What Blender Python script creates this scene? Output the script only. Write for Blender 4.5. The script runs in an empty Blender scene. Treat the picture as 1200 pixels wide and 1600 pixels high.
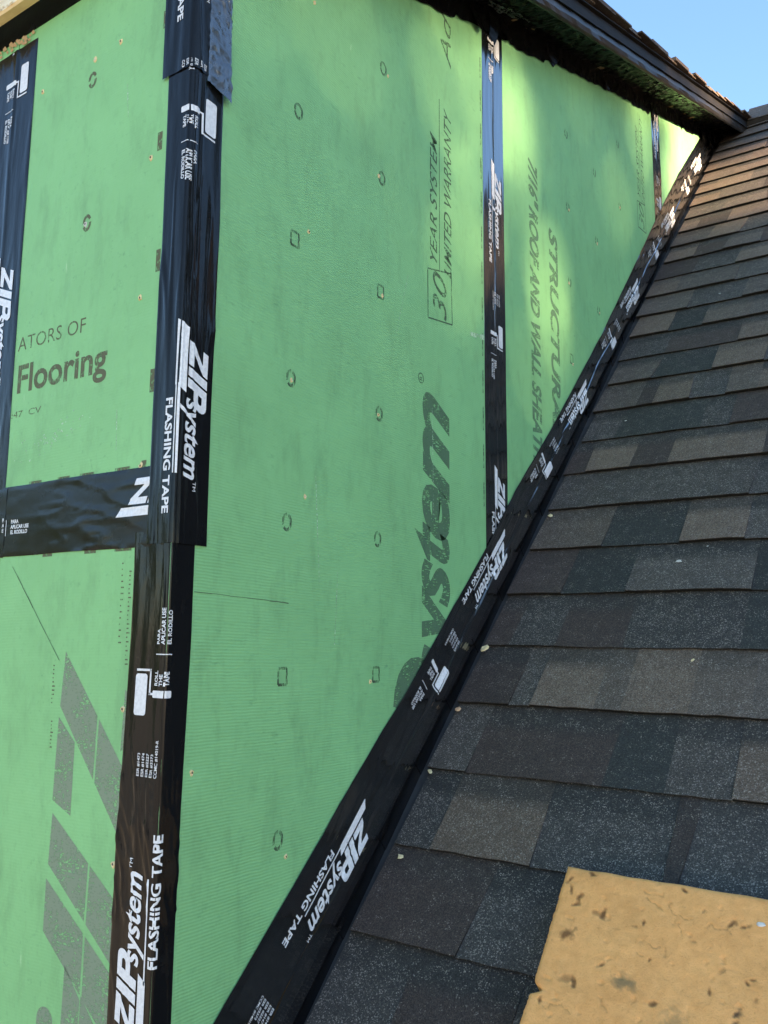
import bpy, bmesh, math, random
from math import sin, cos, pi, radians
from mathutils import Vector, Matrix, noise as mn

# ----------------------------------------------------------------- camera, sky, sun
U = 0.0254                       # everything below is laid out in inches
S = bpy.context.scene
COL = S.collection
rnd = random.Random(11)

F_PX = 1316.7
CAM = (29.269, -26.284, -3.845)
YAW, TILT, ROLL = -0.5908, 0.1452, 0.0080
PITCH = 0.7568                   # main roof
CP, SP = cos(PITCH), sin(PITCH)
RY, RZ = 13.805, -20.177         # lower edge of the first visible course
cam = bpy.data.cameras.new('camera'); cam_o = bpy.data.objects.new('camera', cam); COL.objects.link(cam_o)
cam.sensor_fit = 'VERTICAL'; cam.sensor_height = 36; cam.sensor_width = 27
cam.lens = F_PX / 1600 * 36
cam.clip_start = 0.02; cam.clip_end = 2000
fwd = Vector((sin(YAW)*cos(TILT), cos(YAW)*cos(TILT), sin(TILT)))
rt = Vector((cos(YAW), -sin(YAW), 0)); upv = rt.cross(fwd)
rt2 = cos(ROLL)*rt + sin(ROLL)*upv; up2 = -sin(ROLL)*rt + cos(ROLL)*upv
M = Matrix((rt2, up2, -fwd)).transposed().to_4x4(); M.translation = Vector(CAM)*U
cam_o.matrix_world = M
S.camera = cam_o

SUN = Vector((1, -0.10, 0.235)).normalized()       # towards the sun
EL = math.asin(SUN.z)
world = bpy.data.worlds.new('World'); S.world = world; world.use_nodes = True
wn = world.node_tree.nodes; wl = world.node_tree.links
bg = wn['Background']
sky = wn.new('ShaderNodeTexSky'); sky.sky_type = 'NISHITA'; sky.sun_disc = False
sky.sun_elevation = EL; sky.sun_rotation = math.atan2(SUN.x, SUN.y)
sky.altitude = 100; sky.air_density = 1.0; sky.dust_density = 0.05; sky.ozone_density = 2.4
bg.inputs[1].default_value = 0.10
wl.new(sky.outputs[0], bg.inputs[0])
sl = bpy.data.lights.new('sun', 'SUN'); sl.energy = 5.0; sl.angle = radians(0.6); sl.color = (1.0, 0.72, 0.44)
so = bpy.data.objects.new('sun', sl); COL.objects.link(so)
so.rotation_euler = SUN.to_track_quat('Z', 'Y').to_euler()
S.view_settings.view_transform = 'Standard'; S.view_settings.look = 'None'
S.view_settings.gamma = 1; S.view_settings.use_curve_mapping = False
S.view_settings.exposure = 2.6
S.cycles.caustics_reflective = False; S.cycles.caustics_refractive = False; S.cycles.sample_clamp_indirect = 4.0

# ----------------------------------------------------------------- helpers
WORLD_ORG = {}
def empty(name, org, label=None, cat=None, group=None):
    o = bpy.data.objects.new(name, None); COL.objects.link(o)
    o.location = Vector(org)*U; o.empty_display_size = .05
    WORLD_ORG[o] = Vector(org)
    tag(o, label, cat, group); return o
def tag(o, label=None, cat=None, group=None, kind=None):
    if label: o['label'] = label
    if cat: o['category'] = cat
    if group: o['group'] = group
    if kind: o['kind'] = kind
    return o
def mesh_obj(name, vs, fs, mat, parent=None, tint=None, smooth=False, org=None):
    """vs in inches, world axes"""
    if org is None:
        n = max(1, len(vs)); org = (sum(v[0] for v in vs)/n, sum(v[1] for v in vs)/n, min(v[2] for v in vs) if n else 0)
    org = Vector(org)
    me = bpy.data.meshes.new(name)
    me.from_pydata([tuple((Vector(v)-org)*U) for v in vs], [], fs)
    if tint is not None:
        a = me.color_attributes.new('tint', 'FLOAT_COLOR', 'POINT')
        for i, c in enumerate(tint): a.data[i].color = c
    if smooth: me.polygons.foreach_set('use_smooth', [True]*len(me.polygons))
    me.materials.append(mat); me.update()
    return link(name, me, org, parent)
def link(name, me, org, parent=None):
    o = bpy.data.objects.new(name, me); COL.objects.link(o)
    org = Vector(org)
    if parent is not None:
        o.parent = parent; o.location = (org - WORLD_ORG[parent])*U
    else: o.location = org*U
    WORLD_ORG[o] = org
    return o
def box(vs, fs, p0, p1):
    b = len(vs); (x0,y0,z0),(x1,y1,z1) = p0, p1
    vs += [(x0,y0,z0),(x1,y0,z0),(x1,y1,z0),(x0,y1,z0),(x0,y0,z1),(x1,y0,z1),(x1,y1,z1),(x0,y1,z1)]
    fs += [tuple(b+i for i in f) for f in ((0,3,2,1),(4,5,6,7),(0,1,5,4),(1,2,6,5),(2,3,7,6),(3,0,4,7))]
def nz(x, y=0.0, z=0.0): return mn.noise(Vector((x, y, z)))
def lerp_tab(tab, x):
    if x <= tab[0][0]: return tab[0][1]
    for (a, va), (b, vb) in zip(tab, tab[1:]):
        if x <= b: return va + (vb-va)*(x-a)/(b-a)
    return tab[-1][1]
def R3(x, s, n):                  # roof frame -> world inches
    return (x, RY + s*CP - n*SP, RZ + s*SP + n*CP)

# ----------------------------------------------------------------- materials
def newmat(name):
    m = bpy.data.materials.new(name); m.use_nodes = True
    nt = m.node_tree; b = nt.nodes['Principled BSDF']
    return m, nt, b
def N(nt, typ, **kw):
    n = nt.nodes.new(typ)
    for k, v in kw.items():
        if k.startswith('i_'):
            key = k[2:]; key = int(key) if key.isdigit() else key.replace('_', ' ')
            n.inputs[key].default_value = v
        else: setattr(n, k, v)
    return n
def ramp(nt, fac, stops):
    r = nt.nodes.new('ShaderNodeValToRGB'); e = r.color_ramp.elements
    while len(e) < len(stops): e.new(0.5)
    for k, (p, c) in enumerate(stops):
        e[k].position = p; e[k].color = (c, c, c, 1) if isinstance(c, (int, float)) else (*c, 1)
    nt.links.new(fac, r.inputs[0]); return r.outputs[0]
def coords(nt, scale=(1,1,1), rot=(0,0,0)):
    t = nt.nodes.new('ShaderNodeTexCoord'); m = nt.nodes.new('ShaderNodeMapping')
    m.inputs['Scale'].default_value = scale; m.inputs['Rotation'].default_value = rot
    nt.links.new(t.outputs['Object'], m.inputs[0]); return m.outputs[0]
def noise(nt, vec, scale, detail=4, rough=.55):
    n = N(nt, 'ShaderNodeTexNoise', i_Scale=scale, i_Detail=detail, i_Roughness=rough)
    nt.links.new(vec, n.inputs['Vector']); return n.outputs['Fac']
def mixc(nt, fac, a, b, mode='MIX'):
    m = nt.nodes.new('ShaderNodeMix'); m.data_type = 'RGBA'; m.blend_type = mode
    for s, v in ((m.inputs[0], fac), (m.inputs[6], a), (m.inputs[7], b)):
        if isinstance(v, bpy.types.NodeSocket): nt.links.new(v, s)
        elif isinstance(v, (int, float)): s.default_value = v
        else: s.default_value = (*v, 1)
    return m.outputs[2]
def math_(nt, op, a, b=0.0):
    m = nt.nodes.new('ShaderNodeMath'); m.operation = op
    for s, v in ((m.inputs[0], a), (m.inputs[1], b)):
        if isinstance(v, bpy.types.NodeSocket): nt.links.new(v, s)
        else: s.default_value = v
    return m.outputs[0]
def bump(nt, b, h, strength, dist, prev=None):
    n = nt.nodes.new('ShaderNodeBump'); n.inputs['Strength'].default_value = strength; n.inputs['Distance'].default_value = dist
    nt.links.new(h, n.inputs['Height'])
    if prev: nt.links.new(prev, n.inputs['Normal'])
    nt.links.new(n.outputs[0], b.inputs['Normal']); return n.outputs[0]

def mat_green(name, base, rib=0.5, flip=False):
    m, nt, b = newmat(name); v = coords(nt)
    big = noise(nt, v, 5, 5); mid = noise(nt, v, 34, 5, .65)
    c = mixc(nt, ramp(nt, big, [(.3, 0), (.7, 1)]), tuple(x*.93 for x in base), tuple(x*1.06 for x in base))
    # grubby handling marks, darker streaky blotches
    sv = coords(nt, (9, 9, 3), (0.5, 0, 0.3)); st = noise(nt, sv, 3.2, 6, .7)
    c = mixc(nt, ramp(nt, st, [(.52, 0), (.76, .45)]), c, (base[0]*.55, base[1]*.5, base[2]*.55))
    c = mixc(nt, ramp(nt, mid, [(.56, 0), (.8, .42)]), c, tuple(x*.70 for x in base))
    fv = coords(nt, (1, .35, 1), (0.9, 0.2, 0.4)); fl = noise(nt, fv, 120, 3, .7)
    c = mixc(nt, math_(nt, 'MULTIPLY', ramp(nt, fl, [(.60, 0), (.72, .55)]), ramp(nt, noise(nt, v, 8, 3), [(.4, 0), (.65, 1)])), c, (base[0]*.5, base[1]*.55, base[2]*.6))
    c = mixc(nt, ramp(nt, noise(nt, v, 16, 5, .7), [(.5, 0), (.8, .22)]), c, tuple(x*1.25+.03 for x in base))
    # pale scuffs: thin, stretched, sparse
    sc = coords(nt, (1, 1, .16), (0.75, 0.75, 0.2)); s1 = noise(nt, sc, 150, 3, .6); s2 = noise(nt, v, 7, 2)
    scf = math_(nt, 'MULTIPLY', ramp(nt, s1, [(.70, 0), (.76, 1)]), ramp(nt, s2, [(.56, 0), (.66, .55)]))
    c = mixc(nt, scf, c, (.50, .68, .42))
    nt.links.new(c, b.inputs['Base Color'])
    b.inputs['Roughness'].default_value = .62; b.inputs['Specular IOR Level'].default_value = .3
    w = N(nt, 'ShaderNodeTexWave', wave_type='BANDS', bands_direction='Z', i_Scale=82.0, i_Distortion=1.6, i_Detail=2.0)
    w.inputs['Detail Scale'].default_value = .6
    nt.links.new(coords(nt, (1, 1, 1), (0.03, 0.03, 0)), w.inputs['Vector'])
    hgt = math_(nt, 'MULTIPLY', w.outputs['Fac'], ramp(nt, noise(nt, v, 11, 3), [(.3, .35), (.6, 1)]))
    p = bump(nt, b, hgt, rib, .0006)
    p = bump(nt, b, noise(nt, v, 60, 4, .6), .25, .002, p)
    bump(nt, b, noise(nt, coords(nt, (1, .3, .3), (.5, .3, .8)), 75, 3, .6), .4, .003, p)
    return m
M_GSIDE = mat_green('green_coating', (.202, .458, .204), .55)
M_GFRONT = mat_green('green_coating_smooth_lit', (.215, .475, .20), .10)  # slightly brighter, yellower base puts the front wall's warmer light into the colour

m, nt, b = newmat('osb_core'); v = coords(nt, (1,1,4))
nt.links.new(mixc(nt, noise(nt, v, 90, 5), (.30,.19,.09), (.55,.40,.22)), b.inputs['Base Color']); b.inputs['Roughness'].default_value = .85
M_OSB = m

def mat_tape(name, rough=.2, crumple=0.18, scale=26, streak=(2, 2, .45), col=(.006,.0065,.0075), spec=.17, coat=.06, cior=1.5):
    m, nt, b = newmat(name)
    v = coords(nt); sv = coords(nt, streak)
    dust = noise(nt, v, 22, 6, .65)
    c = mixc(nt, ramp(nt, dust, [(.58, 0), (.9, .35)]), col, (.035, .033, .030))
    nt.links.new(c, b.inputs['Base Color'])
    b.inputs['Specular IOR Level'].default_value = spec
    b.inputs['Coat Weight'].default_value = coat; b.inputs['Coat Roughness'].default_value = .09; b.inputs['Coat IOR'].default_value = cior
    nt.links.new(ramp(nt, noise(nt, v, 14, 4), [(.3, rough*.65), (.75, rough*1.5)]), b.inputs['Roughness'])
    p = bump(nt, b, noise(nt, sv, scale, 4, .55), crumple, .004)
    bump(nt, b, noise(nt, v, 160, 3, .6), .12, .001, p)
    return m
M_TAPE = mat_tape('black_tape', .16, .26)
M_TAPEFL = mat_tape('black_tape_along_roof', .12, .05, 30, (1, 1, 1), spec=.9, coat=1.0, cior=1.8)
M_TAPES = mat_tape('black_tape_glossy', .14, .10, 26, (2, 2, .35), spec=.9, coat=1.0, cior=1.9)
M_TAPEF = mat_tape('black_tape_flat', .24, .10, 20, (1,1,1))
M_SOFF = mat_tape('crumpled_black_membrane', .26, .6, 30, (1,1,1), (.004,.004,.004), .045, .0)
M_FLASH = mat_tape('black_flashing_metal', .10, .03, 20, (1,1,1), (.006,.006,.007), .8, .8)
M_TAPEG = mat_tape('scuffed_tape_back', .3, .9, 50, (1,1,1), (.016,.016,.019), 1.0, .8)

m, nt, b = newmat('white_tape_print'); v = coords(nt)
nt.links.new(mixc(nt, ramp(nt, noise(nt, v, 240, 4), [(.35, 1), (.6, 0)]), (.70,.71,.74), (.58,.59,.62)), b.inputs['Base Color'])
b.inputs['Roughness'].default_value = .4
M_WHITE = m
m, nt, b = newmat('dim_tape_print'); b.inputs['Base Color'].default_value = (.07,.075,.08,1); b.inputs['Roughness'].default_value = .3
M_DIM = m

def mat_ink(name, col, cover=.5, lines=(1, 1, 1), lscale=300):
    m, nt, b = newmat(name); v = coords(nt)
    b.inputs['Base Color'].default_value = (*col, 1); b.inputs['Roughness'].default_value = .7
    b.inputs['Specular IOR Level'].default_value = .2
    lv = coords(nt, lines)
    n1 = noise(nt, lv, lscale, 3, .6); n2 = noise(nt, v, 28, 4, .6)
    a = math_(nt, 'ADD', math_(nt, 'MULTIPLY', n1, .7), math_(nt, 'MULTIPLY', n2, .5))
    alpha = ramp(nt, a, [(cover-.06, 0.05), (cover+.06, .92)])
    tr = nt.nodes.new('ShaderNodeBsdfTransparent'); mx = nt.nodes.new('ShaderNodeMixShader')
    nt.links.new(alpha, mx.inputs[0]); nt.links.new(tr.outputs[0], mx.inputs[1]); nt.links.new(b.outputs[0], mx.inputs[2])
    nt.links.new(mx.outputs[0], nt.nodes['Material Output'].inputs['Surface'])
    return m
M_INK = mat_ink('grey_ink', (.062,.115,.07), .54, (1, .25, 1), 420)
M_INKFADE = mat_ink('faded_ink', (.10,.20,.12), .555, (1, .25, 1), 420)
M_INKBIG = mat_ink('grey_ink_big', (.085,.16,.095), .53, (1, .2, 1), 420)
M_INKF = mat_ink('pale_grey_ink', (.215,.27,.19), .535, (.5, 1, 1), 330)
M_INKT = mat_ink('brown_grey_ink', (.115,.12,.07), .535, (1, 1, .3), 400)
M_SCUFF = mat_ink('chalk_scuff', (.46,.66,.46), .60, (1, 1, 1), 300)
M_INKMARK = mat_ink('dark_mark_ink', (.06,.095,.06), .585, (1, 1, .25), 500)

m, nt, b = newmat('granules'); v = coords(nt)
at = N(nt, 'ShaderNodeAttribute', attribute_name='tint')
vo = N(nt, 'ShaderNodeTexVoronoi', feature='F1', i_Scale=760.0); nt.links.new(v, vo.inputs['Vector'])
sep = nt.nodes.new('ShaderNodeSeparateColor'); nt.links.new(vo.outputs['Color'], sep.inputs[0])
cl = noise(nt, v, 42, 4, .6)
k = math_(nt, 'ADD', sep.outputs[0], math_(nt, 'MULTIPLY', math_(nt, 'SUBTRACT', cl, .5), .55))
dens = math_(nt, 'ADD', k, math_(nt, 'SUBTRACT', at.outputs['Alpha'], .5))
mult = ramp(nt, dens, [(0, .42), (.4, .72), (.72, 1.0), (.86, 1.0)])
c = mixc(nt, 1.0, at.outputs['Color'], mult, 'MULTIPLY')
c = mixc(nt, ramp(nt, sep.outputs[1], [(.0, .0), (1, .45)]), c, mixc(nt, 1.0, c, (1.35, 1.05, .85), 'MULTIPLY'))
spk = ramp(nt, dens, [(.86, 0), (1.0, .7)])
c = mixc(nt, spk, c, mixc(nt, sep.outputs[2], (.15,.125,.104), (.46,.385,.32)))
big = noise(nt, coords(nt, (1, 1, 1)), 6, 4, .6)
c = mixc(nt, ramp(nt, big, [(.35, 0), (.75, .3)]), c, mixc(nt, 1.0, c, (.7, .72, .78), 'MULTIPLY'))
nt.links.new(c, b.inputs['Base Color']); b.inputs['Roughness'].default_value = .82; b.inputs['Specular IOR Level'].default_value = .35
bump(nt, b, math_(nt, 'SUBTRACT', 1.0, vo.outputs['Distance']), .6, .0012)
M_GRAN = m

def mat_simple(name, a, c2, scale, rough=.7, bmp=.2, stretch=(1,1,1), spec=.5):
    m, nt, b = newmat(name); v = coords(nt, stretch); n = noise(nt, v, scale, 5, .6)
    nt.links.new(mixc(nt, ramp(nt, n, [(.3, 0), (.7, 1)]), a, c2), b.inputs['Base Color'])
    b.inputs['Roughness'].default_value = rough; b.inputs['Specular IOR Level'].default_value = spec
    if bmp: bump(nt, b, n, bmp, .003)
    return m
M_RAWWOOD = mat_simple('raw_pale_wood', (.60,.50,.33), (.80,.72,.54), 30, .8, .35, (.25, 1, 2))
M_WOODEDGE = mat_simple('tan_wood_edge', (.62,.46,.24), (.82,.66,.38), 40, .85, .4, (.4, 1, 1))
M_DARKWOOD = mat_simple('black_wrapped_board', (.007,.007,.008), (.014,.012,.011), 12, .42, .35, (1, .2, .3))
M_DRIP = mat_simple('black_drip_metal', (.006,.0055,.005), (.013,.011,.010), 15, .65, .3, spec=.15)
M_VENT = mat_simple('black_vent_plastic', (.012,.012,.013), (.025,.025,.026), 60, .55, .2)
M_METAL = mat_simple('nail_metal', (.45,.44,.42), (.6,.58,.55), 200, .4, 0)
M_CHIP = mat_simple('dry_chip', (.58,.44,.22), (.78,.66,.40), 200, .85, .3)
M_CHIPW = mat_simple('white_chip', (.50,.47,.42), (.66,.63,.58), 200, .7, .3)
M_CHIPO = mat_simple('rusty_leaf_chip', (.45,.24,.12), (.62,.42,.26), 200, .85, .3)
M_DECK = mat_simple('roof_felt', (.02,.02,.021), (.035,.035,.036), 40, .9, .2)

M_CRACK = mat_simple('hairline_dark', (.05,.10,.05), (.08,.14,.07), 200, .9, 0)
M_YARD = mat_simple('dry_yard', (.44,.37,.25), (.55,.47,.34), 2, .95, 0)
M_BARK = mat_simple('bark', (.10,.075,.05), (.2,.16,.12), 9, .95, .6, (1,1,.2))
def mat_leaf(name, a, c2):
    m, nt, b = newmat(name); v = coords(nt)
    nt.links.new(mixc(nt, noise(nt, v, 1.6, 3), a, c2), b.inputs['Base Color']); b.inputs['Roughness'].default_value = .6
    return m
M_LEAF = mat_leaf('unseen_tree_leaves', (.035,.085,.02), (.09,.14,.035))
M_LEAF2 = mat_leaf('unseen_tree_leaves_olive', (.05,.085,.025), (.10,.12,.04))

# ----------------------------------------------------------------- flat lettering
_tc = {}
def text2d(txt, shear=0.0, bold=0.0, space=1.0):
    key = (txt, shear, bold, space)
    if key in _tc: return _tc[key]
    cu = bpy.data.curves.new('lettering', 'FONT'); cu.body = txt; cu.shear = shear; cu.offset = bold
    cu.space_character = space; cu.resolution_u = 4; cu.fill_mode = 'FRONT'
    o = bpy.data.objects.new('lettering', cu); COL.objects.link(o)
    bpy.context.view_layer.update()
    me = o.evaluated_get(bpy.context.evaluated_depsgraph_get()).to_mesh()
    vs = [(v.co.x, v.co.y) for v in me.vertices]; fs = [tuple(p.vertices) for p in me.polygons]
    o.evaluated_get(bpy.context.evaluated_depsgraph_get()).to_mesh_clear()
    bpy.data.objects.remove(o); bpy.data.curves.remove(cu)
    _tc[key] = (vs, fs); return vs, fs
class Art:
    """flat print in (s, v): s along the reading direction, v up"""
    def __init__(self): self.v = []; self.f = []; self.g = []; self.cur = ('', 0)
    def grp(self, name=None): self.cur = (name or self.cur[0], self.cur[1]+1)
    def _f(self, fs): self.f += fs; self.g += [self.cur]*len(fs)
    def poly(self, pts):
        b = len(self.v); self.v += [tuple(p) for p in pts]; self._f([tuple(range(b, b+len(pts)))])
    def line(self, p, q, w):
        d = Vector(q)-Vector(p); n = Vector((-d.y, d.x)).normalized()*w/2; p = Vector(p); q = Vector(q)
        self.poly([p-n, q-n, q+n, p+n])
    def path(self, pts, w, closed=False):
        pts = list(pts)
        for a, c in zip(pts, pts[1:] + ([pts[0]] if closed else [])): self.line(a, c, w)
    def ring(self, c, rx, ry, w, n=20, gaps=()):
        for k in range(n):
            if k in gaps: continue
            a0, a1 = 2*pi*k/n, 2*pi*(k+1)/n
            self.poly([(c[0]+(rx-w/2)*cos(a0), c[1]+(ry-w/2)*sin(a0)), (c[0]+(rx+w/2)*cos(a0), c[1]+(ry+w/2)*sin(a0)),
                       (c[0]+(rx+w/2)*cos(a1), c[1]+(ry+w/2)*sin(a1)), (c[0]+(rx-w/2)*cos(a1), c[1]+(ry-w/2)*sin(a1))])
    def text(self, txt, s0, s1, v0, v1, shear=0.0, bold=0.0, space=1.0):
        vs, fs = text2d(txt, shear, bold, space)
        xs = [p[0] for p in vs]; ys = [p[1] for p in vs]
        ax = (s1-s0)/(max(xs)-min(xs)); ay = (v1-v0)/(max(ys)-min(ys)); b = len(self.v)
        self.v += [(s0+(x-min(xs))*ax, v0+(y-min(ys))*ay) for x, y in vs]; self._f([tuple(i+b for i in f) for f in fs])
    def text_h(self, txt, s0, v0, h, shear=0.0, bold=0.0, wid=1.0):    # cap height h, natural width
        vs, fs = text2d(txt, shear, bold); k = h/.70; b = len(self.v)
        self.v += [(s0+x*k*wid, v0+y*k) for x, y in vs]; self._f([tuple(i+b for i in f) for f in fs])
    def add(self, other, ds=0.0, dv=0.0):
        b = len(self.v); self.v += [(s+ds, v+dv) for s, v in other.v]; self.f += [tuple(i+b for i in f) for f in other.f]; self.g += [(n, k*100+round(ds*10)) for n, k in other.g]
    def build(self, name, mat, fn, parent, clip=None, cuts=(), maxlen=None):
        ks = list(dict.fromkeys(self.g))
        if len(ks) > 1:
            out = None
            for k in ks:
                A = Art(); idx = {}; A.cur = k
                for f, g in zip(self.f, self.g):
                    if g != k: continue
                    for i in f:
                        if i not in idx: idx[i] = len(A.v); A.v.append(self.v[i])
                    A._f([tuple(idx[i] for i in f)])
                out = A.build(k[0] or name, mat, fn, parent, clip, cuts, maxlen) or out
            return out
        bm = bmesh.new(); bv = [bm.verts.new((s, v, 0)) for s, v in self.v]
        for f in self.f:
            try: bm.faces.new([bv[i] for i in f])
            except ValueError: pass
        def bis(co, no, clear):
            bmesh.ops.bisect_plane(bm, geom=bm.verts[:]+bm.edges[:]+bm.faces[:], plane_co=co, plane_no=no, clear_outer=clear)
        if clip:
            s0, s1, v0, v1 = clip
            if s0 is not None: bis((s0,0,0), (-1,0,0), True)
            if s1 is not None: bis((s1,0,0), (1,0,0), True)
            if v0 is not None: bis((0,v0,0), (0,-1,0), True)
            if v1 is not None: bis((0,v1,0), (0,1,0), True)
        for c in cuts: bis((0,c,0), (0,1,0), False)
        if maxlen and bm.verts:
            ss = [v.co.x for v in bm.verts]; a = min(ss)
            while a < max(ss):
                bis((a,0,0), (1,0,0), False); a += maxlen
        if not bm.faces: bm.free(); return None
        bm.verts.index_update()
        vs = [fn(v.co.x, v.co.y) for v in bm.verts]; fs = [tuple(v.index for v in f.verts) for f in bm.faces]
        bm.free()
        return mesh_obj(name, vs, fs, mat, parent)

# one repeat of the printed tape: s = 0 at the tip of the bar, 26.1 in long, tape is 3.85 in wide
PERIOD = 26.1
UNIT = Art(); UNIT.grp('logo_print')
UNIT.poly([(0, 1.50), (3.20, 1.50), (3.52, 1.94), (.33, 1.94)])
UNIT.line((3.1, 1.585), (7.4, 1.585), .085)
def zip_letters(A, s0, v0, h, k, sc=1.0):
    def sh(pts, ds): return [(s0 + (ds + x)*sc + k*y*h, v0 + y*h) for x, y in pts]
    A.poly(sh([(0,0),(1.18,0),(1.18,.26),(.50,.26)], 0)); A.poly(sh([(0,0),(.50,.26),(.0,.23)], 0))
    A.poly(sh([(0,.23),(.50,.26),(1.18,.77),(.70,.74)], 0))
    A.poly(sh([(.70,.74),(1.18,.77),(1.18,1),(.0,1),(.0,.74)], 0))
    A.poly(sh([(0,0),(.44,0),(.44,1),(0,1)], 1.30))
    A.poly(sh([(0,0),(.44,0),(.44,1),(0,1)], 1.86))
    n = 8; pts_o = [(.44,1)] + [(.80+.42*cos(pi/2-pi*i/n), .66+.34*sin(pi/2-pi*i/n)) for i in range(n+1)] + [(.44,.32)]
    pts_i = [(.44,.76)] + [(.72+.14*cos(pi/2-pi*i/n), .66+.10*sin(pi/2-pi*i/n)) for i in range(n+1)] + [(.44,.56)]
    po, pi_ = sh(pts_o, 1.86), sh(pts_i, 1.86)
    for i in range(len(po)-1): A.poly([po[i], pi_[i], pi_[i+1], po[i+1]])
zip_letters(UNIT, .88, 2.06, 1.24, .40)
UNIT.text('system', 3.72, 7.60, 1.66, 2.86, .32, .022)
UNIT.text('TM', 7.68, 8.12, 2.62, 2.80)
UNIT.grp('caption_print'); UNIT.text('FLASHING TAPE', 3.80, 9.26, .95, 1.40, 0, .028)
UNIT.grp('code_print')
for j, tx in enumerate(('ESR #1473', 'ESR #1474', 'ESR #2227', 'ESR #3373', 'CCMC #14019-R')):
    UNIT.text_h(tx, 11.6, 2.62 - j*.285, .165, 0, .012, .98 if j < 4 else .96)
def rrect(A, s0, s1, v0, v1, r):
    pts = []
    for cx, cy, a0 in ((s1-r, v1-r, 0), (s0+r, v1-r, 90), (s0+r, v0+r, 180), (s1-r, v0+r, 270)):
        for i in range(4): a = radians(a0+30*i); pts.append((cx+r*cos(a), cy+r*sin(a)))
    A.poly(pts)
UNIT.grp('roller_print'); rrect(UNIT, 14.25, 16.10, 2.48, 3.24, .13)
UNIT.path([(16.27, 3.20), (16.27, 2.28), (15.22, 2.28), (15.22, 2.05)], .10)
UNIT.line((16.27, 2.235), (16.27, 2.33), .1); UNIT.line((15.22, 2.235), (15.22, 2.33), .1)
rrect(UNIT, 15.06, 15.38, 1.05, 2.08, .06)
UNIT.grp('instruction_print')
for j, tx in enumerate(('ROLL', 'THE', 'TAPE')): UNIT.text_h(tx, 15.58, 1.78-j*.285, .20, 0, .028, .98)
UNIT.line((16.98, 1.12), (16.98, 2.0), .045)
UNIT.grp()
for j, tx in enumerate(('PARA', 'APLICAR USE', 'EL RODILLO')): UNIT.text_h(tx, 17.42, 1.78-j*.285, .20, 0, .028, .98)

def strip(name, mat, fn, s0, s1, v0, v1, ds, dv, parent):
    """a tape as a sheet with a little thickness at its edges; v0/v1 may be functions of s"""
    f0 = v0 if callable(v0) else (lambda s: v0); f1 = v1 if callable(v1) else (lambda s: v1)
    ns = max(1, int((s1-s0)/ds)); vs = []; fs = []
    w = f1((s0+s1)/2)-f0((s0+s1)/2); nv = max(2, int(w/dv))
    for i in range(ns+1):
        s = s0+(s1-s0)*i/ns
        for j in range(nv+1):
            e = -.018 if j in (0, nv) else 0
            jj = min(max(j, .0), nv)
            vs.append(fn(s, f0(s)+(f1(s)-f0(s))*jj/nv, e))
    for i in range(ns):
        for j in range(nv):
            a = i*(nv+1)+j; fs.append((a, a+1, a+nv+2, a+nv+1))
    return mesh_obj(name, vs, fs, mat, parent, smooth=True)

# ================================================================= main roof
E = 5.625
ROOF = empty('shingled_roof', R3(0, -20, 0), 'steep dark laminated shingle roof running up beside the green dormer wall', 'roof')
NC = 29
LEFT = .5
TAN = (.166,.122,.090); GREY = (.118,.095,.078); BLUE = (.064,.058,.053); DARK = (.043,.044,.040); PURP = (.073,.054,.046); GB = (.087,.075,.065); GT = (.136,.106,.083)
C = dict(T=(TAN,.53), G=(GREY,.52), B=(BLUE,.56), D=(DARK,.45), P=(PURP,.43), S=(GB,.55), W=(GT,.52))
TABS = {0:'B5.1P', 1:'P7.1B', 2:'B3.2T9.4B16.4P17.1B', 3:'S3.3P12.0D15.5S', 4:'P4.4S5.9T10.2W11.9T15.9W', 5:'P2.5B6.0P10.8B18.2D',
        6:'P4.9D9.8S18.3D', 7:'W6.7D12.7T17.3S', 8:'S17.0B', 9:'P2.6T6.6P9.9T17.5P', 10:'B3.9D11.8B14.3P', 11:'G4.9P6.5T10.0B', 12:'G5.3D11.3T16.1B',
        13:'B5.7P13.1T', 14:'T5.1D8.8W13.6G', 15:'G6.3B12.3G', 16:'T4.0G10.9S', 17:'P5.2B10.3T', 18:'T4.5P8.2G', 19:'G5.4T9.6B', 20:'G3.2P7.4T', 21:'S6.1G12',
        22:'T4.7G11', 23:'T3.4T8.7G', 24:'W5.6T11', 25:'T2.2W7.5T', 26:'W4.1T9.2P', 27:'T5.0W9.5', 28:'W3.7T8.3G', 29:'T4.9W10'}
import re
XMAX = 100.0
def tabs_for(i):
    toks = re.findall(r'([A-Z])([\d.]*)', TABS.get(i, ''))
    out = []; x = LEFT
    for k, e in toks:
        if e: out.append((x, float(e), k)); x = float(e)
        elif toks and k: out.append((x, x+rnd.uniform(3, 6), k)); x = out[-1][1]
    prev = out[-1][2] if out else ''
    while x < XMAX:
        k = rnd.choice([q for q in 'TGBDPSWTPB' if q != prev]); prev = k
        w = rnd.uniform(2.6, 7.2); out.append((x, min(x+w, XMAX), k)); x += w
    return out
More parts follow.
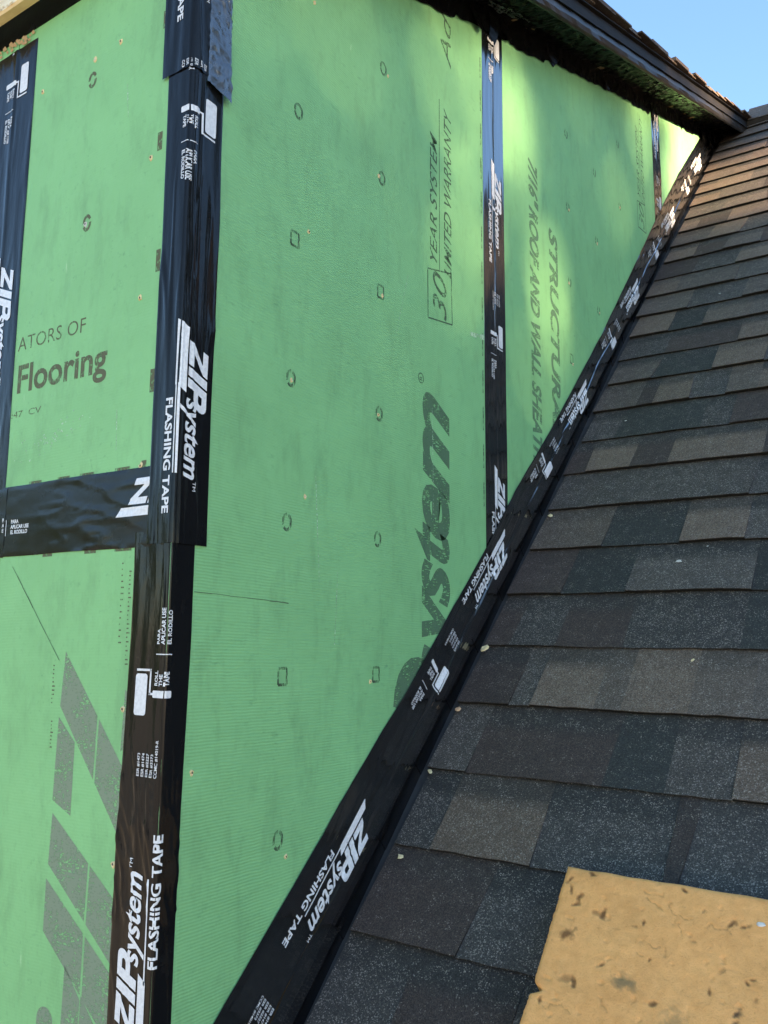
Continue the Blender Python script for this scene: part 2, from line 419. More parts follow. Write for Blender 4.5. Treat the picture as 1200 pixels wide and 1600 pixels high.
def shingle_mesh(tabs, i, depth=7.0):
    vs = []; fs = []; ti = []
    jn = [0.0]+[rnd.choice((0, 0, 1))*rnd.uniform(-.10, .10) for _ in tabs[1:]]+[0.0]
    for q0, (a, b_, k) in enumerate(tabs):
        thick = k in 'TWG' or (k in 'SP' and rnd.random() < .5)
        t = .34 if thick else .21
        (cr, cg, cb), dn = C[k]; j = rnd.uniform(.88, 1.12)
        col = (cr*j, cg*j, cb*j, dn)
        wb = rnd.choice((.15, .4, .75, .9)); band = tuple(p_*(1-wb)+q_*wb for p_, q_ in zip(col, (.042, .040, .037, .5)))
        n = max(1, int((b_-a)/.7)); base = len(vs)
        for q in range(n+1):
            x = a+(b_-a)*q/n
            e = .045*nz(x*.35, i*7.3) + .025*nz(x*2.1, i*3.1)
            lift = .12 + .12*nz(x*.16+3, i*2.7)
            rag = rnd.uniform(-.035, .035)
            for (s, h, z) in ((e+.10+rag, 1, 0), (e-.02+rag, 1, 5), (e+rag, 1, 1), (e+E*.60, 1, 2), (e+E*.78, 1, 3), (depth, 1, 4)):
                top = t + max(lift, -.03)
                nn = {0: top - t*.95, 5: top-.03, 1: top, 2: top*.52+.02, 3: top*.40+.02, 4: .05}[z]
                xx = x + (jn[q0]*s if q == 0 else jn[q0+1]*s if q == n else 0)
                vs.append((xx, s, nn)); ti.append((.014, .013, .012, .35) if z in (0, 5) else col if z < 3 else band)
        for q in range(n):
            for r in range(5):
                o = base+q*6+r; fs.append((o, o+6, o+7, o+1))
        o = base; fs.append(tuple(o+i_ for i_ in range(6))); o = base+n*6; fs.append(tuple(o+5-i_ for i_ in range(6)))
    return vs, fs, ti
for i in range(-3, NC+1):
    tabs = tabs_for(i); s0 = (i-1)*E
    # split the course into shingles about 39 in long, joints between tabs
    k0 = rnd.uniform(-.12, .28); tabs[0] = (tabs[0][0]+k0, max(tabs[0][1], tabs[0][0]+k0+.5), tabs[0][2])
    runs = []; cur = []; lim = LEFT + (9 + (i*13.7) % 30)
    for t in tabs:
        cur.append(t)
        if t[1] >= lim: runs.append(cur); cur = []; lim = t[1] + 36
    if cur: runs.append(cur)
    for run in runs:
        dep = 7.0 if i < NC else 4.0
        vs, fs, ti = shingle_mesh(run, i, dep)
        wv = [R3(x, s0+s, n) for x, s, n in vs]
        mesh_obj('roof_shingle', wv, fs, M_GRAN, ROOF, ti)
# lower slope out of the photograph, joined
vs = []; fs = []; ti = []
for i in range(-16, -3):
    for x0, t0 in ((-80, 0), (LEFT, 1)):
        tabs = []; x = x0; x1 = LEFT if t0 == 0 else XMAX
        while x < x1:
            w = rnd.uniform(3, 8); tabs.append((x, min(x+w, x1), rnd.choice('TGBDPSW'))); x += w
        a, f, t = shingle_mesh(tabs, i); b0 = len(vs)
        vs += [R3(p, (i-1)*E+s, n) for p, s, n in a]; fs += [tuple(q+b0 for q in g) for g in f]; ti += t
for i in range(-3, -1):
    tabs = []; x = -80
    while x < LEFT:
        w = rnd.uniform(3, 8); tabs.append((x, min(x+w, LEFT), rnd.choice('TGBDPSW'))); x += w
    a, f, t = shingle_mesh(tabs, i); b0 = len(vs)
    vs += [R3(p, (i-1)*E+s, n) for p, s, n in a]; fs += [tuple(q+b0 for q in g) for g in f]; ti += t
tag(mesh_obj('lower_shingles', vs, fs, M_GRAN, ROOF, ti), kind='stuff')
# deck and back slope
SR = (133-RY)/CP
vs = [R3(-80, -96, -.06), R3(XMAX, -96, -.06), R3(XMAX, SR+.5, -.06), R3(-80, SR+.5, -.06), R3(-80, -96, -.8), R3(XMAX, -96, -.8), R3(XMAX, SR, -.8), R3(-80, SR, -.8)]
fs = [(0,1,2,3), (7,6,5,4), (0,4,5,1), (1,5,6,2), (3,7,4,0)]
mesh_obj('roof_deck', vs, fs, M_DECK, ROOF)
ry, rz = R3(0, SR, 0)[1:]
vs = [(-80, ry+.6, rz), (XMAX, ry+.6, rz), (XMAX, ry+140, rz-132), (-80, ry+140, rz-132)]
mesh_obj('back_slope', vs, [(3,2,1,0)], M_GRAN, ROOF, [(.06,.058,.06,.5)]*4)
# ridge vent and its caps
vs = []; fs = []
x0 = 3.4
prof = [(-6.2, -.1), (-6.2, 1.0), (-.2, 3.0)]
pts = [R3(0, SR-5.4, .30)[1:], R3(0, SR-5.4, 1.25)[1:], (ry, rz+2.0), (ry+4.0, rz-2.0), (ry+4.2, rz-3.1)]
for x in (x0, XMAX):
    vs += [(x, y, z) for y, z in pts]
for k in range(4): fs.append((k, k+5, k+6, k+1))
fs.append((0,1,2,3,4))
mesh_obj('ridge_vent', vs, fs, M_VENT, ROOF)
x = 4.6
while x < XMAX:
    a = []; f = []; kcol = rnd.choice('TWGP'); (cr, cg, cb), dn = C[kcol]
    p2 = [R3(0, SR-5.6, 1.32)[1:], (ry, rz+2.12), (ry+4.2, rz-1.9)]
    for dx, n in ((0, .32), (7.5, .04)):
        for y, z in p2: a.append((x+dx, y, z+n))
        for y, z in p2: a.append((x+dx, y, z+n-.14))
    f = [(0,6,7,1),(1,7,8,2),(0,1,4,3),(1,2,5,4),(3,9,6,0),(2,8,11,5)]
    mesh_obj('ridge_cap_shingle', a, f, M_GRAN, ROOF, [(cr, cg, cb, dn)]*12)
    x += 5.6

# ================================================================= dormer
DORM = empty('dormer', (0, 0, -33), 'shed dormer clad in green coated sheathing with black taped seams', 'dormer')
W1 = 33.43; W2 = 50.77
SL = .409
def ztop(y): return 35.2 + SL*y             # underside of the dormer roof at the wall
def zroof(y): return RZ + (y-RY)*SP/CP
PT = .44
def panel_side(ya, yb):
    vs = []; n = 10; ys = [ya+(yb-ya)*k/n for k in range(n+1)]
    for y in ys:
        vs += [(0, y, zroof(y)-1), (0, y, max(ztop(y), zroof(y)-.9)), (-PT, y, zroof(y)-1), (-PT, y, max(ztop(y), zroof(y)-.9))]
    fs = []
    for k in range(n):
        o = 4*k; fs += [(o, o+4, o+5, o+1), (o+2, o+3, o+7, o+6), (o+1, o+5, o+7, o+3)]
    fs += [(0,1,3,2), (4*n, 4*n+2, 4*n+3, 4*n+1)]
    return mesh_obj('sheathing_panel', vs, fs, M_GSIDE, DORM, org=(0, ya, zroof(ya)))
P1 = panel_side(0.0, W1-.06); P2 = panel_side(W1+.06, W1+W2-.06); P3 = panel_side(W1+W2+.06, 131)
def panel_front(xa, xb, za, zb):
    vs = []; fs = []; box(vs, fs, (xa, 0, za), (xb, PT, zb))
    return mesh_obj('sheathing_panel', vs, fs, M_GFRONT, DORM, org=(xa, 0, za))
ZH = 2.1; XS = -15.35; ZT = 32.6
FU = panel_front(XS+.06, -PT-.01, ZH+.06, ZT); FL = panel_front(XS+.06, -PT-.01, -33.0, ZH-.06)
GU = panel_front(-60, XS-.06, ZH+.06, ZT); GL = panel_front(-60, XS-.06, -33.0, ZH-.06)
vs = []; fs = []; box(vs, fs, (-60, PT+.02, -33), (-1.2, PT+.6, ZT)); mesh_obj('added_wall_backing', vs, fs, M_OSB, DORM)  # added backing slab, stops light showing through the front panel seams
vs = []; fs = []; box(vs, fs, (-1.1, W1-1, -8), (-PT-.02, W1+1, ztop(W1-1)-.1)); mesh_obj('added_wall_backing', vs, fs, M_OSB, DORM)
# the corner edge of the front panels laps the side panel
vs = []; fs = []; box(vs, fs, (-PT, .002, -33), (-.002, PT, ZT)); mesh_obj('corner_stud', vs, fs, M_OSB, DORM)

# ---- tapes
TP = {}
def bumpy(a, b, amp, f=1.0, seed=0.0): return amp*nz(a*f+seed, b*f*2.3+seed*1.7)
def ridge(d, w): return math.exp(-(d/w)**2)
def crinkle(z, u, amp, f=.22, seed=0.0, sharp=8.0):
    return amp*max(0.0, 1-abs(nz(z*f+u*.5, u*1.3+seed, seed))*sharp)*max(0.0, min(1.0, .4+2*nz(z*.11, seed+5)))
# seam between the two side panels, reads downwards
def f_seam2(s, v, e=0):
    z = 35.68 - s; y = 31.45 + v + .05*nz(z*.12, 9)
    c = v-(2.0+.18*nz(z*.21, 4))
    off = .03 + e + .07*ridge(c, .10)*(1.0 if z > 26 else max(.25, (z-14)/12)) + bumpy(z*.22, v, .028, 1, 3) + (.02*ridge(v-1.0, .08) if 18 < z < 30 else 0)
    return (off, y, z)
T2 = strip('seam_tape', M_TAPES, f_seam2, 35.68-48.2, 35.68+1.5, 0, 3.9, .2, .07, DORM)
def prints(tape, fn, s0, s1, ks, cuts=(), v0=None, v1=None, mat=M_WHITE, dv=0.0, maxlen=.45):
    A = Art()
    for k in ks: A.add(UNIT, k*PERIOD, dv)
    return A.build('tape_print', mat, lambda s, v: fn(s, v, .026), tape, (s0, s1, v0, v1), cuts, maxlen)
fine = [k*.13 for k in range(2, 29)]
prints(T2, f_seam2, -12, 34.5, (-1, 0, 1), fine)
def f_seam3(s, v, e=0):
    z = 70.5 - s; y = W1+W2-1.95+v+.06*nz(z*.15, 2)
    off = .03+e+.07*ridge(v-(2.0+.2*nz(z*.2, 7)), .1) + bumpy(z*.3, v, .03, 1, 8)
    return (off, y, z)
T3 = strip('seam_tape', M_TAPES, f_seam3, -2.0, 26, 0, 3.9, .25, .14, DORM)
prints(T3, f_seam3, -1, 24, (-1, 0), fine[::2], dv=0)
# left front seam, reads downwards
def f_left(s, v, e=0):
    z = 18.1 - s; x = -17.35 + v + .12*nz(z*.09, 12)
    off = .035+e+.05*ridge(v-1.9-.25*nz(z*.13, 6), .14)+bumpy(z*.16, v*.5, .028, 1, 14)+crinkle(z, v, .05, .12, 21)
    return (x, -off, z)
TL = strip('seam_tape', M_TAPE, f_left, 18.1-31.2, 18.1+50, 0, 3.95, .22, .14, DORM)
prints(TL, f_left, -13, 50, (-1, 0, 1), fine)
# horizontal front seam
def f_hor(s, v, e=0):
    x = -3.85+s; z = .16+v+.05*nz(x*.2, 21)
    off = .045+e+.03*ridge(v-2.0, .12)*(.4+.6*nz(x*.3, 5))+bumpy(x*.35, v*.5, .022, 1, 24)+crinkle(x, v, .04, .3, 31)
    return (x, -off, z)
TH = strip('seam_tape', M_TAPEF, f_hor, -9.45, 3.4, 0, 3.82, .22, .14, DORM)
prints(TH, f_hor, -9.4, 2.3, (-1, 0), fine)
def f_hor2(s, v, e=0):
    x = -3.85+s; z = .30+v+.05*nz(x*.2, 31)
    return (x, -(.055+e+bumpy(x*.35, v*.5, .022, 1, 34)), z)
TH2 = strip('seam_tape', M_TAPEF, f_hor2, -56, -9.25, -.15, 3.7, .22, .14, DORM)
prints(TH2, lambda s, v, e=0: f_hor2(s, v, e+.003), -56, -9.3, (-2.03, -1.03, 0), fine)
# corner tapes wrap round the corner: u < 0 on the front, u > 0 on the side
RC = .05
def wrap(u, z, off):
    q = RC*pi/4
    if u < -q: return (u+q-RC, -off, z) if False else (min(u, -RC), -off, z)
    if u > q: return (off, max(u, RC), z)
    a = (u+q)/(2*q)*pi/2
    return (-RC+(RC+off)*sin(a), RC-(RC+off)*cos(a), z)
def f_corner_lo(s, v, e=0):            # reads upwards
    z = -21.75 + s; drift = .10*nz(z*.08, 3)+(.22 if z < -12 else .22*(z+4)/-8 if z < -4 else 0)
    u = 1.42 - drift - v
    off = .035+e+.05*ridge(u+.35+.22*nz(z*.2, 5), .10)*max(0, nz(z*.17, 8)+.35)+bumpy(z*.2, u*.7, .03, 1, 44)+crinkle(z, u, .05, .2, 4)*min(1, abs(u)/.5)
    off = max(off, .03+e)
    if -16.5 < z < -10: off += (.09*max(0, nz(z*.5+u, u*1.6, 3))+crinkle(z*1.6, u*1.5+z*.3, .06, .3, 13, 6))*min(1, abs(u)/.6)
    return wrap(u, z, off)
TC1 = strip('corner_tape', M_TAPE, f_corner_lo, -11.5, 22.6, -.02, 3.85, .2, .07, DORM)
ccuts = [k*.11 for k in range(4, 33)]
prints(TC1, f_corner_lo, -11, 21.85, (0,), ccuts)
def f_corner_hi(s, v, e=0):            # reads downwards
    z = 10.88 - s; u = -1.57 + v + .06*nz(z*.1, 17)
    off = .085+e+.06*ridge(u-.35-.16*nz(z*.12, 2), .11)+.045*ridge(u-.75-.2*nz(z*.1, 6), .10)*(1 if z > 6 else .3)+bumpy(z*.22, u*.8, .03, 1, 54)+crinkle(z, u, .06, .14, 9)*min(1, abs(u)/.4)
    off = max(off, .06+e)
    return wrap(u, z, off)
TC2 = strip('corner_tape', M_TAPE, f_corner_hi, 10.88-25, 10.88-.25, 0, 3.70, .2, .07, DORM)
prints(TC2, f_corner_hi, -13.5, 10.5, (-1, 0), ccuts)
# upper piece, badly stuck: its side half is crumpled and its lower end flaps loose
def f_corner_up(s, v, e=0):
    z = 36.0 - s; u = -2.02 + v
    end = 23.3
    loose = max(0, min(1, (30-z)/7))*max(0, min(1, (u-.35)/1.6))
    off = .15+e+.10*ridge(u-.35-(z-24.5)*-.09, .13)+.22*loose*loose
    if u > .9: off += .15*(abs(nz(z*1.1, u*1.7, 3)))*min(1, (u-.9)/.4)+.11*abs(nz(z*2.6, u*3.0, 8))
    else: off += bumpy(z*.25, u*.9, .04, 1, 64)
    return wrap(u, z, off)
def clipz(s, v): return s
TC3 = strip('corner_tape', M_TAPE, f_corner_up, 0.4, 12.05, 0, 2.95, .17, .11, DORM)
flap = strip('tape_flap', M_TAPEG, lambda s, v, e=0: f_corner_up(s + (v-3.0)*.35, v, e+.004), .3, 12.35, 2.92, 4.42, .14, .09, TC3)
prints(TC3, f_corner_up, .5, 12, (0,), ccuts, None, 2.9)
prints(flap, lambda s, v, e=0: f_corner_up(s+max(0,v-3.0)*.35, v, e+.006), .5, 12, (0,), ccuts, 2.95, None)

# flashing tape along the roof line; h = distance from the roof line, s runs down the slope
HT = [(-145,5.0),(-138,5.1),(-118,5.6),(-100,5.3),(-81,4.65),(-66,4.25),(-46,4.4),(-36,4.85),(-28,4.7),(-21,4.9),(-14,5.05),(-7,5.5),(0,5.75),(8,6.1),(20,6.1)]
HTXT = [(-145,4.9),(-80,4.70),(-56,4.75),(-34,5.35),(-5,5.42),(20,5.6)]
HB = [(-145,1.3),(-60,1.3),(-30,1.5),(-10,1.5),(8,1.7),(20,1.7)]
def f_fl(s, h, e=0):
    off = .10+e+.03*nz(s*.1, 3)
    off += .09*max(0, min(1, (2.75-h)/.35))                       # steps out over the flashing leg
    off += .085*ridge(h-2.45-.25*nz(s*.15, 5), .065)*max(0, min(1, .5+1.6*nz(s*.13, 9)))
    off += .05*ridge(h-4.0-.9*nz(s*.07, 2), .08)*max(0, nz(s*.23, 19)-.05)*2
    off += bumpy(s*.3, h*.8, .022, 1, 74)+crinkle(s, h, .05, .16, 41)
    return (off, RY - s*CP - h*SP, RZ - s*SP + h*CP)
TF = strip('flashing_tape', M_TAPEFL, f_fl, -147, 20, lambda s: lerp_tab(HB, s)+.05*nz(s*.3, 2), lambda s: lerp_tab(HT, s)+.05*nz(s*.35, 6), .25, .06, DORM)
prints(TF, lambda s, v, e=0: f_fl(s-5.94, lerp_tab(HTXT, s-5.94)-v, e), -132, 24, range(-5, 1), [k*.14 for k in range(3, 27)])
# step flashing: one bent piece per course
for i in range(-1, NC):
    s = -(i-1)*E
    a = []; f = []
    t0, t1 = s-E-1.6, s+.4+rnd.uniform(-.15,.15)
    o0, o1 = .035, .075
    hh = 2.55+rnd.uniform(-.1,.1)
    def q(sx, h, x): return (x, RY - sx*CP - h*SP, RZ - sx*SP + h*CP)
    a = [q(t0, hh, o0), q(t1, hh, o1), q(t1, -.35, o1), q(t0, -.35, o0), q(t1, -.05, o1+3), q(t0, -.05, o0+3),
         q(t0, hh, o0-.03), q(t1, hh, o1-.03), q(t1, -.35, o1-.03)]
    f = [(0,3,2,1), (3,5,4,2), (1,2,8,7), (0,1,7,6)]
    mesh_obj('step_flashing', a, f, M_FLASH, DORM)

# ---- print on the sheathing
OFS = .008
def up_text(y0, z0):      # side wall, reads upwards: s -> +z, v up -> -y
    return lambda s, v: (OFS, y0-v, z0+s)
def dn_text(y0, z0):      # side wall, reads downwards: s -> -z, v up -> +y
    return lambda s, v: (OFS, y0+v, z0-s)
A = Art()
A.text('m', 5.5, 13.0, 0, 3.75, .42, .03); A.text('e', 2.7, 6.5, -.05, 3.8, .32, .035)
A.text('t', 1.1, 3.8, 0, 4.75, .36, .03); A.text('s', -1.9, 1.3, -.05, 3.85, .32, .03)
A.text('y', -5.6, -.5, -1.8, 3.8, .36, .03); A.text('s', -8.0, -4.4, -.05, 3.85, .36, .03)
# the P of the big word, mostly under the flashing tape
n = 10
po = [(-9.2+3.4*cos(pi/2-pi*k/n)+.4*(4.2+3*sin(pi/2-pi*k/n))/3, 4.2+3.0*sin(pi/2-pi*k/n)) for k in range(n+1)]
pi_ = [(-9.6+1.5*cos(pi/2-pi*k/n)+.4*(4.2+1.0*sin(pi/2-pi*k/n))/3, 4.2+1.0*sin(pi/2-pi*k/n)) for k in range(n+1)]
for k in range(n): A.poly([po[k], pi_[k], pi_[k+1], po[k+1]])
A.poly([(-14, 5.2), (-9.2, 5.2), (-8.7, 7.2), (-14, 7.2)])
A.build('panel_print', M_INKBIG, up_text(25.75, 0), P1, (-13, None, None, None))
A = Art(); A.ring((13.75, 3.95), .34, .34, .09); A.text('R', 13.58, 13.92, 3.75, 4.15, 0, .01)
# warranty line
A.grp('panel_print')
A.path([(18.45, 3.0), (22.1, 3.05), (22.95, -.35), (19.0, -.5)], .11, True)
A.text('30', 18.95, 22.3, .35, 2.35, .30, .0)
A.line((22.6, 1.38), (36.2, 1.38), .09)
A.grp(); A.text('YEAR SYSTEM', 22.9, 32.9, 1.72, 2.75, .32, .008); A.grp(); A.text('LIMITED WARRANTY', 22.5, 35.9, -.42, .70, .32, .008)
A.grp(); A.text('Advan', 39.7, 48.0, -.45, 1.15, .25, .0)
A.build('panel_print', M_INK, up_text(25.75, 0), P1, (None, 44.6, None, None))
A = Art(); A.text('7/16" ROOF AND WALL SHEATHING', 0, 32.2, .0, 2.2, .28, .045)
A.build('panel_print', M_INKFADE, dn_text(40.55, 39.8), P2, (None, 31, None, None))
A = Art(); A.text('STRUCTURAL 1', 0, 22.9, .1, 2.25, .22, .04)
A.build('panel_print', M_INKFADE, dn_text(45.0, 34.9), P2, (None, 20.6, None, None))
A = Art(); A.path([(47.4, 3.2), (50.9, 3.3), (51.7, 0), (47.9, -.2)], .13, True); A.text('30', 48.0, 51.1, .55, 2.6, .3)
A.line((51.2, 1.5), (64, 1.5), .1); A.grp('panel_print'); A.text('YEAR SYSTEM', 51.9, 61.5, 1.85, 2.95, .32); A.grp(); A.text('LIMITED WARRANTY', 51.6, 64, -.1, 1.05, .32)
A.build('panel_print', M_INK, up_text(77.6, 0), P2)
# nailing marks on the side wall, every 8 in up the panel
A1 = Art(); A2 = Art()
def side_id(s, v): return (OFS, s, v)
def sq(A, c, w, h): A.path([(c[0]-w, c[1]-h), (c[0]+w, c[1]-h), (c[0]+w, c[1]+h), (c[0]-w, c[1]+h)], .15, True)
kinds = 'crccrcrc'
for x, zz, ks in ((8.05, (26.1, 18.25, 10.1, 2.12, -6.02, -14.18), 'cqccqc'), (16.7, (34.1, 26.1, 18.2, 10.05, 2.05, -6.2), 'ccqccq')):
    for z, k in zip(zz, ks):
        dx = .04*(z-10)/3.0*.42; c = (x+dx, z)
        A1.grp('nail_mark')
        if k == 'c': A1.ring(c, .33, .42, .19, 16, (3, 9) if z < 20 else ())
        else: sq(A1, c, .34, .42)
A1.build('panel_print', M_INKMARK, side_id, P1)
for x, zz in ((50.3, (47.2, 39.2, 31.2, 23.2)), (58.6, (47, 39, 31)), (67.2, (54.9, 46.9))):
    for z in zz:
        A2.grp('nail_mark')
        if (x, z) in ((50.3, 23.2),): sq(A2, (x, z), .36, .45)
        else: A2.ring((x, z), .36, .45, .22, 12, (2, 3, 8))
A2.build('panel_print', M_INKMARK, side_id, P2)
# edge dashes beside the seams
A = Art(); z = 6.0
while z < 44: A.grp('edge_mark'); A.line((31.15, z), (31.15, z+1.9), .16); z += 3.0
A.build('panel_print', M_INKMARK, side_id, P1)
# front panels
def fr(s, v): return (s, -OFS, v)
A = Art(); A.text('ATORS OF', -13.15, -7.2, 11.7, 12.5, 0, -.004, 1.05)
A.grp('panel_print'); A.text(':47  CV', -13.3, -10.6, 7.86, 8.22)
A.build('panel_print', M_INKT, fr, FU)
A = Art(); A.text('Flooring', -12.95, -5.3, 8.72, 10.86, 0, .022)
A.build('panel_print', M_INKT, fr, FU)
A = Art()
for x, w in ((-11.2, 1.1), (-8.75, 1.0), (-6.9, 1.1), (-4.2, 1.1)): A.grp('edge_mark'); A.poly([(x, 3.8), (x+w, 3.8), (x+w, 4.12), (x, 4.12)])
for z in (13.7, 7.6): A.grp('edge_mark'); A.poly([(-1.98, z), (-1.66, z), (-1.66, z+1.15), (-1.98, z+1.15)])
for z, h in ((27.0, 1.0), (20.2, 1.0), (3.5, .8)): A.grp('edge_mark'); A.poly([(-2.3, z), (-1.95, z), (-1.95, z+h), (-2.3, z+h)])
for c in ((-7.92, 26.32), (-7.64, 17.85)): A.grp('nail_mark'); A.ring(c, .27, .40, .19, 14, (0, 7))
A.build('panel_print', M_INKT, fr, FU)
A = Art()
for a, c in ((((-7.17, -4.76), (-7.36, -7.39)), ((-2.55, -12.96), (-2.55, -9.85))),
             (((-7.44, -12.43), (-7.54, -14.79)), ((-2.55, -18.4), (-2.5, -15.7))),
             (((-7.62, -15.45), (-7.61, -17.83)), ((-2.5, -21.6), (-2.5, -18.8)))):
    # band with a hairline gap
    A.grp('letter_print')
    def at(t): return (a[0][0]+(c[1][0]-a[0][0])*t, a[0][1]+(c[1][1]-a[0][1])*t), (a[1][0]+(c[0][0]-a[1][0])*t, a[1][1]+(c[0][1]-a[1][1])*t)
    for t0, t1 in ((0, .58), (.605, 1)):
        p, q_ = at(t0); r_, s_ = at(t1); A.poly([q_, s_, r_, p])
A.grp('letter_print'); A.poly([(-7.51, -11.84), (-6.07, -12.41), (-6.06, -9.03), (-7.41, -7.91)])
A.grp('letter_print'); A.poly([(-6.0, -27), (-4.75, -27), (-4.65, -20.2), (-5.85, -18.95)]); A.poly([(-4.65, -27), (-2.5, -27), (-2.5, -22.0), (-4.6, -20.0)])
n = 10; A.grp('letter_print'); A.poly([(-7.7, -24), (-6.5, -24)] + [(-7.1+.6*cos(pi*k/n), -21.6+.55*sin(pi*k/n)) for k in range(n+1)])
A.grp('edge_mark'); A.poly([(-2.75, -9.2), (-2.4, -9.0), (-2.35, -6.6), (-2.62, -6.4)])
A.build('panel_print', M_INKF, fr, FL)
A = Art()
for x, w in ((-9.6, .8), (-6.2, .9), (-3.9, 1.2)): A.grp('edge_mark'); A.poly([(x, .02), (x+w, .02), (x+w, .2), (x, .2)])
A.build('panel_print', M_INKT, fr, FL)
for x0, za, zb, nn in ((-2.75, -1.0, -5.5, 22), (-3.3, -.6, -4.6, 14), (-8.1, -5.5, -7.5, 10), (-8.0, -8.2, -9.6, 8)):
    A = Art()
    for k in range(nn):
        z = za+(zb-za)*k/nn; w = rnd.uniform(.05, .22); A.poly([(x0, z), (x0+w, z), (x0+w, z+.07), (x0, z+.07)])
    tag(A.build('edge_mark', M_INKT, fr, FL), kind='stuff')
# hairlines and chalk scuffs
def ribbon(name, mat, fn, pts, w, parent):
    A = Art()
    for a, c in zip(pts, pts[1:]):
        n = 4
        for k in range(n):
            p = (a[0]+(c[0]-a[0])*k/n+rnd.uniform(-.02,.02), a[1]+(c[1]-a[1])*k/n+rnd.uniform(-.02,.02)); q_ = (a[0]+(c[0]-a[0])*(k+1)/n, a[1]+(c[1]-a[1])*(k+1)/n)
            A.line(p, q_, w*rnd.uniform(.5, 1.3))
    return A.build(name, mat, lambda s, v: (lambda p: (p[0]+(.006 if fn is side_id else 0), p[1]-(.006 if fn is fr else 0), p[2]))(fn(s, v)), parent)
ribbon('hairline', M_CRACK, side_id, [(1.5, -1.9), (6.25, -2.09), (8.3, -2.21)], .05, P1)
ribbon('hairline', M_CRACK, fr, [(-12.16, -.37), (-10.1, -2.6), (-7.64, -5.21)], .05, FL)
ribbon('chalk_scuff', M_SCUFF, side_id, [(29.1, 19.2), (31.4, 19.62)], .42, P1)
for pts in ([(20.1, 20.6), (18.6, 15.9)], [(23.3, 12.0), (23.5, 4.0)], [(12.6, -.2), (12.4, -4.4)], [(10.4, 5.0), (10.9, -1.0)]):
    ribbon('chalk_scuff', M_SCUFF, side_id, pts, .05, P1)
for pts in ([(38.0, 49.6), (39.4, 49.9)], [(41.0, 24.0), (42.4, 27.0)], [(37.6, 46.8), (38.2, 47.3)]):
    ribbon('chalk_scuff', M_SCUFF, side_id, pts, .07, P2)
for pts in ([(-4.9, 24.9), (-4.7, 22.9)], [(-4.3, 7.1), (-4.2, 5.0)]):
    ribbon('chalk_scuff', M_SCUFF, fr, pts, .07, FU)
A = Art()
for k in range(90):
    x = -9.6+rnd.gauss(0, 1.5); z = 6.3+.28*(x+9.6)+rnd.gauss(0, .35); w = rnd.uniform(.04, .14); A.poly([(x, z), (x+w, z+.3*w), (x+w*.8, z+w), (x-w*.2, z+w*.7)])
tag(A.build('chalk_scuff', M_SCUFF, lambda s, v: (s, -.012, v), FU), kind='stuff')
# nails: a small torn crater with a bright head, proud of the coating
def nail(parent, fn, s, v, r=.13, head=False):
    vs = []; fs = []
    n = 9
    ring = [(s+r*rnd.uniform(.6, 1.25)*cos(2*pi*k/n), v+r*rnd.uniform(.7, 1.5)*sin(2*pi*k/n)) for k in range(n)]
    for a, c in ring: vs.append(fn(a, c, .004))
    for a, c in ring: vs.append(fn(s+(a-s)*.6, v+(c-v)*.6, rnd.uniform(.03, .09)))
    vs.append(fn(s, v, -.0))
    for k in range(n):
        k2 = (k+1) % n; fs += [(k, k2, n+k2, n+k), (n+k, n+k2, 2*n)]
    o = mesh_obj('nail_hole', vs, fs, M_CHIP if not head else M_METAL, parent)
    a = [fn(s+r*.38*cos(2*pi*k/6), v+r*.38*sin(2*pi*k/6), .055) for k in range(6)]
    mesh_obj('nail_head', a, [tuple(range(6))], M_VENT if rnd.random() < .6 else M_METAL, parent)
sd = lambda y, z, e: (e, y, z); fd = lambda x, z, e: (x, -e, z)
for y, z in ((17.4, 33.9), (9.3, 19.2), (16.95, 18.0), (16.6, 9.95), (9.47, 3.7), (16.0, -6.6), (1.81, -10.1), (8.56, -15.1), (9.36, 33.9), (16.4, 26.1), (8.1, 10.0)): nail(P1, sd, y, z)
for y, z in ((50.6, 22.7), (50.6, 39.0), (50.1, 31.0), (58.8, 38.7), (67.2, 46.7), (58.9, 30.8)): nail(P2, sd, y, z, .15)
for x, z in ((-5.67, 27.7), (-7.8, 27.5), (-12.55, 27.35), (-2.74, 20.0), (-7.74, 17.8), (-3.0, 12.6), (-2.33, 4.05)): nail(FU, fd, x, z, .15, x == -7.74)
for x, z in ((-2.72, -7.3), (-2.83, -14.1)): nail(FL, fd, x, z, .15)

# ---- dormer roof edge (rake) : section in x and height above the wall-top line, extruded up the slope
OH = 4.6
Y0, Y1 = -1.5, 136.0
def rake(name, mat, prof, y0=Y0, y1=Y1, step=3.0, jit=0.0, parent=DORM, smooth=False, closed=True, xcap=True):
    ys = [y0]
    while ys[-1] < y1-.01: ys.append(min(y1, ys[-1]+step))
    vs = []; fs = []; n = len(prof)
    for y in ys:
        for k, (x, h) in enumerate(prof):
            vs.append((x+jit*nz(y*.4, k*3.1, 1), y, 34.09+SL*y+h+jit*nz(y*.5, k*2.2, 5)))
    for i in range(len(ys)-1):
        for k in range(n if closed else n-1):
            a = i*n+k; b_ = i*n+(k+1) % n; fs.append((a, b_, b_+n, a+n))
    if closed: fs += [tuple(range(n-1, -1, -1)), tuple((len(ys)-1)*n+k for k in range(n))]
    return mesh_obj(name, vs, fs, mat, parent, smooth=smooth)
